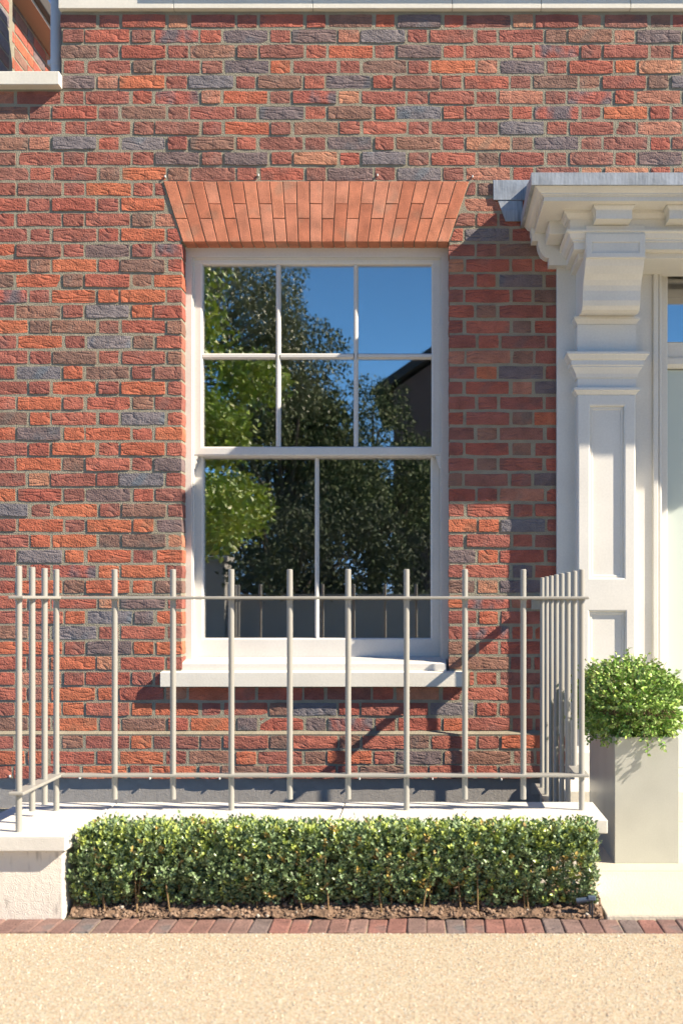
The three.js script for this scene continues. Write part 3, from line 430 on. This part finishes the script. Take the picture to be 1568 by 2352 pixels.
  both('flashing', merged(box(wx(1132), wx(1216), wy(461), wy(415), 0.002, 0.011, 0.002), extrude([[wx(1143), wy(462)], [wx(1160), wy(509)], [wx(1199), wy(509)], [wx(1199), wy(462)]].reverse(), 0.006).translate(0, 0, 0.002), extrude([[wx(1152), wy(483)], [wx(1162), wy(510)], [wx(1188), wy(510)], [wx(1190), wy(483)]].reverse(), 0.005).translate(0, 0, 0.009)), M.lead);
  // door frame, transom light and door
  const zd = -0.075, dx0 = wx(1530.5, zd), dx1 = XR - dx0;
  part(doorway, 'door_frame', extrude([[bx1 - 0.03, base], [dx0, base], [dx0, wy(625, zd)], [dx1, wy(625, zd)], [dx1, base], [XR - bx1 + 0.03, base], [XR - bx1 + 0.03, wy(596, zd)], [bx1 - 0.03, wy(596, zd)]], 0.09, [], 0.004).translate(0, 0, zd - 0.07), P);
  part(doorway, 'transom_bar', moulding([[-0.06, wy(845, zd)], [0.0, wy(845, zd)], [0.018, wy(838, zd)], [0.018, wy(825, zd)], [0.004, wy(818, zd)], [0.004, wy(788, zd)], [-0.004, wy(785, zd)], [-0.06, wy(785, zd)]], [[dx0 - 0.01, zd, 0, 1], [dx1 + 0.01, zd, 0, 1]]), P);
  part(doorway, 'transom_pane', merged(...[0.044, 0.058].map((d) => new THREE.BoxGeometry(dx1 - dx0, wy(625, zd) - wy(785, zd), 0.004).translate(MID, (wy(625, zd) + wy(785, zd)) / 2, zd - d))), M.glass);
  part(doorway, 'hall', merged(box(dx0 - 0.1, dx1 + 0.1, 2.0, 3.2, -2.6, -2.55, 0), box(dx0 - 0.14, dx0 - 0.1, 1.9, 3.2, -2.6, -0.2, 0), box(dx1 + 0.1, dx1 + 0.14, 1.9, 3.2, -2.6, -0.2, 0), box(dx0 - 0.1, dx1 + 0.1, 3.15, 3.2, -2.6, -0.2, 0), box(dx0 - 0.1, dx1 + 0.1, 1.9, 2.0, -2.6, -0.2, 0)), M.room);
  const dz = zd - 0.03, door = part(doorway, 'door', merged(box(dx0 + 0.003, dx1 - 0.003, base + 0.02, wy(846, zd), dz - 0.045, dz - 0.02, 0.001), extrude(rect(dx0 + 0.003, dx1 - 0.003, base + 0.02, wy(846, zd)), 0.019, [rect(dx0 + 0.12, MID - 0.06, 0.32, 0.92).reverse(), rect(MID + 0.06, dx1 - 0.12, 0.32, 0.92).reverse(), rect(dx0 + 0.12, MID - 0.06, 1.12, 1.96).reverse(), rect(MID + 0.06, dx1 - 0.12, 1.12, 1.96).reverse()], 0.006).translate(0, 0, dz - 0.02)), M.door);
  door.userData.label = 'pale sage green panelled front door';
  part(doorway, 'threshold', box(bx1 - 0.02, XR - bx1 + 0.02, 0.13, base + 0.02, -0.2, 0.06, 0.004), M.stone);
}

// ---------------------------------------------------------------- the wing behind the low wall on the left
{
  const wing = thing('side_wing', 'shaded brick return wall with timber eaves behind the stone coping and grey downpipe', 'building');
  const r = rngOf(91);
  function sideWall(X, z0, z1, y0, y1) { // brickwork facing +x
    const w = part(wing, 'wall', box(X - 0.25, X - 0.004, y0, y1, z1, z0, 0), M.mortar), gs = [];
    for (let j = 0, Y = y0 + 0.04; Y < y1; j++, Y += 0.075) for (let z = z0 - (j % 2 ? 0.17 : 0.06), k = 0; z > z1 + 0.05; k++) { const st = (k + j) % 2, wdt = st ? 0.21 : 0.1; const m = part(w, 'brick', st ? stretchers[Math.floor(r() * 18)] : headers[Math.floor(r() * 14)], brickMat['RRRROTNKB'[Math.floor(r() * 9)]][0]); m.position.set(X, Y, z - wdt / 2); m.rotation.y = Math.PI / 2; z -= wdt + 0.0125; }
  }
  const zA = -0.22, XA = wx(31, -0.66) ;
  sideWall(XA, zA, -0.66, 3.2, 5.0);
  const XB = -2.4; sideWall(XB, -0.95, -2.4, 3.2, 4.6);
  const Ys = 4.497; part(wing, 'eaves_soffit', box(XB - 0.05, -2.292, Ys, Ys + 0.02, -2.6, -0.70, 0.002), M.soffit);
  part(wing, 'gutter', merged(box(-2.291, -2.286, Ys - 0.006, Ys + 0.03, -2.6, -0.70, 0.001)), M.plastic);
  part(wing, 'gutter', box(-2.285, -2.245, Ys + 0.005, Ys + 0.09, -2.6, -0.70, 0.01), M.dark);
  part(wing, 'rear_wall', box(-2.9, -0.6, 3.3, 8, -3.6, -3.4, 0), M.soffit);
  part(wing, 'roof', surf([-2.27, Ys + 0.08, -0.66, -2.27, Ys + 0.08, -2.6, -3.2, Ys + 0.75, -2.6, -3.2, Ys + 0.75, -0.66], [0, 1, 2, 0, 2, 3]), M.soffit);
}

// ---------------------------------------------------------------- low wall with coping
const COPE = 0.272, ZR = 1.638;
{
  const lw = thing('low_wall', 'low white rendered wall with pale stone coping behind the box hedge', 'wall');
  const zf = 1.832, zbk = 1.466, th = 0.046, xs = [-1.135, -0.30, wx(1395, zf)];
  const xl0 = -1.49, xl1 = wx(152, 2.10);
  part(lw, 'coping_stone', box(xl1 + 0.0015, xs[1] - 0.0015, COPE - th, COPE, zbk, zf, 0.004), M.coping);
  part(lw, 'coping_stone', box(xs[1] + 0.0015, xs[2], COPE - th, COPE + 0.0005, zbk, zf, 0.004), M.coping);
  part(lw, 'coping_stone', box(xl0, xl1 - 0.0015, COPE - th - 0.004, COPE - 0.001, zbk, 2.10, 0.004), M.coping);
  part(lw, 'rendered_wall', merged(box(-1.2, xs[2] - 0.045, -1.3, COPE - th, zbk + 0.03, zf - 0.035, 0.002), box(xl0 + 0.04, xl1 - 0.02, -1.3, COPE - th - 0.004, zbk + 0.03, 2.066, 0.004)), M.whiteRender);
}

// ---------------------------------------------------------------- railing
{
  const rail = thing('iron_railing', 'stone grey painted iron railing with round bars on the low wall coping', 'railing'), r = 0.0102, topY = 1.123, railT = 1.022, railB = 0.396, hw = 0.025, th = 0.0052;
  const XR = 0.546, XL = -1.307, bar = (x, z, y0, y1 = topY) => part(rail, 'bar', merged(cyl([x, y0, z], [x, y1 - 0.002, z], r, 18), cyl([x, y1 - 0.002, z], [x, y1, z], r, 18, r * 0.8)), M.iron);
  const flat = (x0, x1, z0, z1, y) => part(rail, 'rail', box(x0, x1, y - th, y + th, z0, z1, 0.0035), M.iron);
  const foot = (x, z) => part(rail, 'weld_collar', cyl([x, railT - 0.010, z], [x, railT - 0.0045, z], r * 1.25, 16), M.iron);
  for (let k = 0; k < 10; k++) { const x = lerp(XL, XR, k / 9), down = k % 3 === 0; bar(x, ZR, down ? COPE - 0.01 : 0.311); foot(x, ZR); }
  for (let k = 1; k < 4; k++) { const z = ZR + 0.1295 * k; bar(XL, z, k === 3 ? COPE - 0.01 : 0.315); foot(XL, z); }
  const zn = ZR + 0.1295 * 3 + 0.03;
  flat(XL + hw, XR + 0.024, ZR - hw, ZR + hw, railT); flat(XL + hw, XR + 0.024, ZR - hw, ZR + hw, railB);
  flat(XL - hw, XL + hw, ZR - hw, zn, railT + 0.0005); flat(XL - hw, XL + hw, ZR - hw, zn, railB + 0.0005);
  // return to the house wall
  for (let k = 1; k < 8; k++) { const z = ZR - 0.2071 * k; bar(XR, z, k === 1 ? 0.383 : 0.03); foot(XR, z); }
  flat(XR - hw, XR + hw, 0.006, ZR - hw, railT + 0.0004); flat(XR - hw, XR + hw, ZR - 0.2071 - 0.02, ZR - hw, railB + 0.0004); flat(XR - hw, XR + hw, PLINTH + 0.012, ZR - 0.2071 * 2 - 0.03, 0.122);
  part(rail, 'wall_bracket', box(XR - 0.035, XR + 0.022, railT - 0.052, railT + 0.0, 0.001, 0.0085, 0.0015), M.iron); part(rail, 'wall_bracket', box(XR - 0.035, XR + 0.022, 0.066, 0.122, 0.014, 0.021, 0.0015), M.iron);
}

// ---------------------------------------------------------------- leaves
function leafGeo(L, W, fold = 0.25, curl = 0.2) { // a pointed oval leaf, folded along its rib
  const pos = [], idx = [], n = 4; for (let i = 0; i <= n; i++) { const t = i / n, w = W * Math.sin(Math.PI * Math.pow(t, 0.8)) * 0.5, y = -curl * L * t * t; pos.push(-w, y + w * fold, t * L, 0, y, t * L, w, y + w * fold, t * L); }
  for (let i = 0; i < n; i++) { const a = i * 3; idx.push(a, a + 3, a + 1, a + 1, a + 3, a + 4, a + 1, a + 4, a + 2, a + 2, a + 4, a + 5); }
  const g = new THREE.BufferGeometry(); g.setAttribute('position', new THREE.Float32BufferAttribute(pos, 3)); g.setIndex(idx); g.computeVertexNormals(); return g;
}
const leafMat = (rough, trans) => !trans ? new THREE.MeshStandardMaterial({ color: 0xffffff, roughness: rough, side: THREE.DoubleSide }) : new THREE.MeshPhysicalMaterial({ color: 0xffffff, roughness: rough, transmission: trans, thickness: 0, side: THREE.DoubleSide });
function foliage(parent, name, geo, mat, spots, seed) { // spots: [x, y, z, dx, dy, dz, size, colour]
  const im = new THREE.InstancedMesh(geo, mat, spots.length), o = new THREE.Object3D(), r = rngOf(seed), q = new THREE.Quaternion(), Z = new THREE.Vector3(0, 0, 1), d = new THREE.Vector3();
  spots.forEach(([x, y, z, dx, dy, dz, s, c], i) => { d.set(dx, dy, dz).normalize(); q.setFromUnitVectors(Z, d); o.position.set(x, y, z); o.quaternion.copy(q); o.rotateZ(r() * 6.283); o.scale.setScalar(s); o.updateMatrix(); im.setMatrixAt(i, o.matrix); im.setColorAt(i, c); });
  im.name = name; im.userData.kind = 'stuff'; shade(im); parent.add(im); return im;
}
{ // clipped box hedge in front of the low wall
  const hedge = thing('box_hedge', 'clipped green box hedge in the soil bed before the low wall', 'hedge', undefined, [0, 0.01, 0]), r = rngOf(55), spots = [], stems = [];
  const x0 = -1.165, x1 = 0.545, z0 = 1.842, z1 = 2.045, H = 0.268;
  const out = (x, a) => 0.022 * fbm(x * 0.5 + 3, a * 0.5 + 3, 12, 2, 7) + 0.016 * fbm(x * 0.5 + 2, a * 0.5 + 1, 34, 2, 17);
  const shoots = 8200;
  for (let i = 0; i < shoots; i++) {
    const f = r(); let x, y, z, nx = 0, ny = 0, nz = 0; const deep = r() ** 2 * 0.07;
    x = lerp(x0, x1, r());
    if (x < x0 + 0.09 && r() < 0.5) x += 0.05;
    if (f < 0.36) { z = lerp(z0, z1, r()); y = H - 0.012 + out(x, z) * 0.8 - deep; ny = 1; }
    else if (f < 0.86) { y = 0.022 + (H - 0.022) * r() ** 0.95; z = z1 - deep + out(x, y) - (y < 0.12 ? 0.04 * (1 - y / 0.12) : 0) - Math.max(0, y - H + 0.05) * 0.35; nz = 1; if (y < 0.1 && r() < 0.2) continue; if (fbm(x * 0.5 + 5, y * 0.3 + 2, 15, 2, 44) > 0.24 && r() < 0.7) continue; }
    else if (f < 0.93) { x = x1 - deep + out(y, 1) ; y = 0.04 + (H - 0.04) * r(); z = lerp(z0, z1, r()); nx = 1; if (y < 0.08 && r() < 0.5) continue; }
    else { y = lerp(0.05, H - 0.03, r()); z = lerp(z0, z1, r()); nx = r() < 0.5 ? 1 : -1; nz = r() - 0.5; }
    const up = 0.75 + 0.5 * r(), sx = nx * 0.8 + (r() - 0.5) * 0.9, sy = ny * 0.5 + up, sz = nz * 0.8 + (r() - 0.5) * 0.9, sl = Math.hypot(sx, sy, sz), dx = sx / sl, dy = sy / sl, dz = sz / sl, n = 6 + Math.floor(r() * 4), stray = r() < 0.05, len = stray ? 0.05 + 0.03 * r() : 0.02 + 0.022 * r();
    const young = ny ? r() < 0.42 : r() < 0.12 + 0.25 * sst(0.16, H, y), warm = r() < 0.035, tone = 0.75 + 0.5 * r();
    for (let k = 0; k < n; k++) {
      const t = k / n - 0.35, a = k * 2.4 + i, ca = Math.cos(a), sa = Math.sin(a), open = 0.95 - 0.5 * (k / n);
      const c = warm ? C(0.42 * tone, 0.30 * tone, 0.10) : young ? C(0.40 * tone, 0.49 * tone, 0.12 * tone) : C(0.20 * tone, 0.285 * tone, 0.135 * tone);
      if (x < x0 + 0.065 * (y / H) ** 2) continue;
      spots.push([x + dx * len * t, y + dy * len * t, z + dz * len * t, dx * (1 - open) + ca * open, dy * (1 - open) + 0.25 + 0.1 * (r() - 0.5), dz * (1 - open) + sa * open, 0.72 + 0.55 * r(), c]);
    }
  }
  foliage(hedge, 'foliage', leafGeo(0.0145, 0.0088, 0.5, 0.1), leafMat(0.3, 0), spots, 5);
  for (let i = 0; i < 80; i++) { const x = lerp(x0, x1, r()), z = lerp(z0 + 0.03, z1 - 0.012, r() ** 0.5), tx = (r() - 0.5) * 0.07, tz = (r() - 0.5) * 0.05, hh = lerp(0.12, 0.25, r()); stems.push(cyl([x, -0.012, z], [x + tx * 0.5, hh * 0.55, z + tz * 0.4], 0.0026, 5, 0.0019), cyl([x + tx * 0.5, hh * 0.55, z + tz * 0.4], [x + tx, hh, z + tz], 0.0019, 5, 0.001)); }
  part(hedge, 'stems', merged(...stems), std(C(0.26, 0.17, 0.08), 0.9)).userData.kind = 'stuff';
}
// ---------------------------------------------------------------- planter beside the door with its shrub
const PL = { z1: 1.31, z0: 0.60, y0: 0.012 }; PL.x0 = wx(1411, PL.z1); PL.x1 = wx(1558, PL.z1); PL.y1 = wy(1693, PL.z1);
{
  const p = thing('metal_planter', 'tall square-edged zinc planter standing on the paving by the door', 'planter');
  const { x0, x1, y0, y1, z0, z1 } = PL, t = 0.012;
  part(p, 'body', merged(box(x0, x1, y0, y1, z1 - t, z1, 0.002), box(x0, x1, y0, y1, z0, z0 + t, 0.002), box(x0 + 0.0005, x0 + t, y0, y1 - 0.0005, z0 + t, z1 - t, 0), box(x1 - t, x1 - 0.0005, y0, y1 - 0.0005, z0 + t, z1 - t, 0), box(x0 + t, x1 - t, y0, y0 + 0.02, z0 + t, z1 - t, 0)), M.zinc);
  part(p, 'compost', box(x0 + t + 0.001, x1 - t - 0.001, y1 - 0.12, y1 - 0.03, z0 + t + 0.001, z1 - t - 0.001, 0), M.soil);
  const shrub = thing('leafy_shrub', 'bright green small-leaved shrub spilling over the rim of the zinc planter', 'plant'), r = rngOf(66), spots = [], twigs = [];
  const cx = (x0 + x1) / 2 - 0.012, cy = y1 + 0.092, cz = (z0 + z1) / 2 + 0.02, rx = 0.185, ry = 0.138, rz = 0.40;
  for (let i = 0; i < 4300; i++) {
    let ux = r() * 2 - 1, uy = r() * 2 - 1, uz = r() * 2 - 1, l = Math.hypot(ux, uy, uz); if (l > 1 || l < 0.05) continue; ux /= l; uy /= l; uz /= l;
    const k = 0.55 + 0.49 * r() ** 0.5 + 0.16 * fbm(ux * 0.4 + 2, uy * 0.4 + uz * 0.5 + 2, 9, 2, 3);
    let x = cx + ux * rx * k, y = cy + uy * ry * k + 0.02 * r(), z = cz + uz * rz * k;
    if (y < y1 + 0.01 && x > x0 - 0.006 && x < x1 + 0.006 && z < z1 + 0.006) { if (r() < 0.7 || z < z1 - 0.06) continue; z = z1 + 0.012 + 0.02 * r(); y = y1 - 0.03 * r(); }
    if (x > x0 - 0.02 && y < y1 - 0.045) continue;
    const long = r() < 0.06, len = long ? 0.075 + 0.05 * r() : 0.03 + 0.035 * r(), droop = uy < -0.1 ? -0.5 : 0.45, dx = ux + (r() - 0.5) * 0.8, dy = uy * 0.7 + droop + (r() - 0.5) * 0.5, dz = uz + (r() - 0.5) * 0.8, dl = Math.hypot(dx, dy, dz), n = long ? 11 : 7, tone = 0.7 + 0.55 * r();
    twigs.push(cyl([x - dx / dl * 0.03, y - dy / dl * 0.03, z - dz / dl * 0.03], [x + dx / dl * len, y + dy / dl * len, z + dz / dl * len], 0.0012, 4, 0.0007));
    for (let q = 0; q < n; q++) { const t = q / n * len, a = q * 2.4 + i, c = q > n - 3 ? C(0.37 * tone, 0.52 * tone, 0.13) : C(0.235 * tone, 0.41 * tone, 0.085 * tone); spots.push([x + dx / dl * t, y + dy / dl * t, z + dz / dl * t, dx / dl * 0.5 + Math.cos(a), dy / dl * 0.5 + 0.35 * (r() - 0.3), dz / dl * 0.5 + Math.sin(a), 0.65 + 0.6 * r(), c]); }
  }
  foliage(shrub, 'foliage', leafGeo(0.0168, 0.0122, 0.3, 0.15), leafMat(0.4, 0.2), spots, 6);
  part(shrub, 'twigs', merged(...twigs), std(C(0.17, 0.12, 0.06), 0.9)).userData.kind = 'stuff';
  const trunk = []; for (let k = 0; k < 5; k++) { const z = lerp(z0 + 0.1, z1 - 0.08, k / 4); trunk.push(cyl([cx, y1 - 0.05, z], [cx + (r() - 0.5) * 0.06, cy + 0.04, z + (r() - 0.5) * 0.06], 0.006, 6, 0.003)); }
  part(shrub, 'stems', merged(...trunk), std(C(0.17, 0.12, 0.07), 0.9));
}
// small spike light by the paving
{
  const x = wx(1345, 2.05), z = 2.05, s = thing('spike_light', 'small dark garden spike light in the soil at the hedge end', 'lamp', undefined, [x, 0, z]);
  part(s, 'spike', merged(cyl([0.012, 0.0, 0], [0.012, 0.062, 0], 0.0045, 8), cyl([0.02, 0.0, 0.002], [0.02, 0.06, 0.002], 0.003, 8)), M.black);
  part(s, 'lamp_head', merged(cyl([-0.03, 0.055, 0], [0.012, 0.062, 0.006], 0.0085, 16, 0.0075), box(0.004, 0.03, 0.058, 0.072, -0.008, 0.014, 0.003)), std(C(0.07, 0.10, 0.15), 0.35));
}

// ---------------------------------------------------------------- the garden opposite, mirrored in the panes
function crownSpots(r, blobs, count, size, cols, hang = 0) {
  const spots = []; for (let i = 0; i < count; i++) { const b = blobs[Math.floor(r() * blobs.length)]; let x, y, z; do { x = r() * 2 - 1; y = r() * 2 - 1; z = r() * 2 - 1; } while (x * x + y * y + z * z > 1); const c = cols[Math.floor(r() * cols.length)].clone().multiplyScalar(0.7 + 0.6 * r());
    spots.push([b[0] + x * b[3], b[1] + y * b[4], b[2] + z * b[3], r() - 0.5, (r() - 0.5) * 0.8 - hang, r() - 0.5, size * (0.6 + 0.8 * r()), c]); }
  return spots;
}
const bigLeaf = merged(...[[0, 0, 0], [0.8, 0.5, 2.1], [-0.7, -0.6, 4.0], [0.2, 1.1, 5.2]].map(([a, b, c], i) => { const g = leafGeo(1, 0.5, 0.3, 0.2); g.deleteAttribute('uv'); g.rotateY(a); g.rotateX(b); g.rotateZ(c); g.translate(a * 0.9, b * 0.8, Math.sin(c) * 0.9); g.setAttribute('uv', new THREE.BufferAttribute(new Float32Array(g.attributes.position.count * 2), 2)); return g; })), treeLeaf = leafMat(0.45, 0.4), dullLeaf = leafMat(0.7, 0), bark = std(C(0.10, 0.08, 0.06), 0.95);
function tree(name, label, at, trunkH, rad, blobs, count, size, cols, seed, hang, group) {
  const t = thing(name, label, 'tree', group, at), r = rngOf(seed), tr = [cyl([0, -0.05, 0], [0, trunkH, 0], rad, 10, rad * 0.6)];
  for (const b of blobs) tr.push(cyl([0, trunkH * 0.75, 0], [b[0], b[1], b[2]], rad * 0.4, 6, rad * 0.1));
  part(t, 'trunk', merged(...tr), bark);
  const im = foliage(t, 'crown', bigLeaf, hang > 0.3 ? treeLeaf : dullLeaf, crownSpots(r, blobs, count, size, cols, hang), seed + 1); return t;
}
const blobsOf = (r, n, cx, cy, cz, R, Hh, br) => Array.from({ length: n }, () => { let x, y, z; do { x = r() * 2 - 1; y = r() * 2 - 1; z = r() * 2 - 1; } while (x * x + y * y + z * z > 1); const b = br * (0.7 + 0.6 * r()); return [cx + x * R, cy + y * Hh, cz + z * R, b, b * 0.75]; });
{
  const bright = [C(0.30, 0.43, 0.04), C(0.23, 0.35, 0.04), C(0.40, 0.46, 0.06), C(0.18, 0.29, 0.035)], deep = [C(0.07, 0.115, 0.03), C(0.09, 0.135, 0.035), C(0.05, 0.085, 0.025), C(0.12, 0.155, 0.04)], laurel = [C(0.035, 0.06, 0.02), C(0.05, 0.08, 0.025), C(0.028, 0.048, 0.018)], birch = [C(0.16, 0.19, 0.065), C(0.19, 0.22, 0.08), C(0.13, 0.16, 0.055)];
  tree('garden_tree', 'leafy bright green tree overhanging the drive, mirrored in the left panes', [-3.6, 0, 8.2], 2.4, 0.11, blobsOf(rngOf(1), 26, 0.35, 3.3, 0, 1.5, 1.75, 0.55), 7000, 0.085, bright, 11, 0.35);
  tree('birch_tree', 'tall thin birch with loose dull green crown mirrored in the upper panes', [-5.2, 0, 17], 7, 0.13, blobsOf(rngOf(2), 34, 0.7, 6.4, 0, 2.0, 3.4, 0.8), 12000, 0.065, birch, 12, 0.5);
  tree('garden_tree', 'dark broad evergreen tree mirrored in the middle panes', [-3.0, 0, 19], 3, 0.2, blobsOf(rngOf(3), 24, 0, 4.0, 0, 1.9, 2.4, 0.95), 13000, 0.075, deep, 13, 0.2);
  tree('garden_tree', 'dark rounded evergreen tree beside the opposite gable', [-1.2, 0, 21], 3, 0.2, blobsOf(rngOf(4), 22, 0, 3.8, 0, 1.7, 2.2, 0.9), 9000, 0.075, deep, 14, 0.2);
  tree('garden_tree', 'dark evergreen tree behind the white boundary wall pier', [-7.5, 0, 19], 3, 0.2, blobsOf(rngOf(5), 22, 0, 3.8, 0, 2.2, 2.6, 0.95), 6000, 0.11, deep, 15, 0.2);
  tree('garden_tree', 'low dark laurel growing along the boundary wall', [-2.4, 0, 14.2], 1, 0.1, blobsOf(rngOf(6), 40, 0, 1.5, 0, 2.9, 1.2, 0.6), 9000, 0.07, laurel, 16, 0.1);
  const hs = thing('opposite_house', 'brown brick house with dark tiled gable roof mirrored in the right panes', 'house', undefined, [2.5, 0, 26]), wm = std(C(0.27, 0.15, 0.11), 0.9, { map: tiled(grainMap, 1) });
  part(hs, 'wall', extrude([[-3.4, 0], [4, 0], [4, 6.6], [0.2, 9.2], [-3.4, 6.7]], 6).translate(0, 0, 0), wm);
  part(hs, 'roof', extrude([[-3.9, 6.5], [0.2, 9.35], [4.4, 6.5], [4.4, 6.75], [0.2, 9.6], [-3.9, 6.75]].reverse(), 6.6).translate(0, 0, -0.3), M.dark);
  for (const x of [-2, 1.6]) part(hs, 'window', merged(box(x - 0.6, x + 0.6, 3.2, 4.5, -0.03, 0.02)), M.black);
  const bw = thing('boundary_wall', 'pale rendered boundary wall with two gate piers across the drive', 'wall', undefined, [0, 0, 12.4]);
  part(bw, 'panel', merged(box(-9, -3.75, -0.02, 1.55, -0.12, 0.12), box(-3.05, 6, -0.02, 1.12, -0.12, 0.12)), std(C(0.32, 0.315, 0.30), 0.9));
  for (const x of [-3.4]) part(bw, 'pier', merged(box(x - 0.3, x + 0.3, -0.02, 1.62, -0.3, 0.3, 0.01), box(x - 0.35, x + 0.35, 1.62, 1.70, -0.35, 0.35, 0.01)), std(C(0.36, 0.35, 0.33), 0.9));
}
renderer.render(scene, camera);
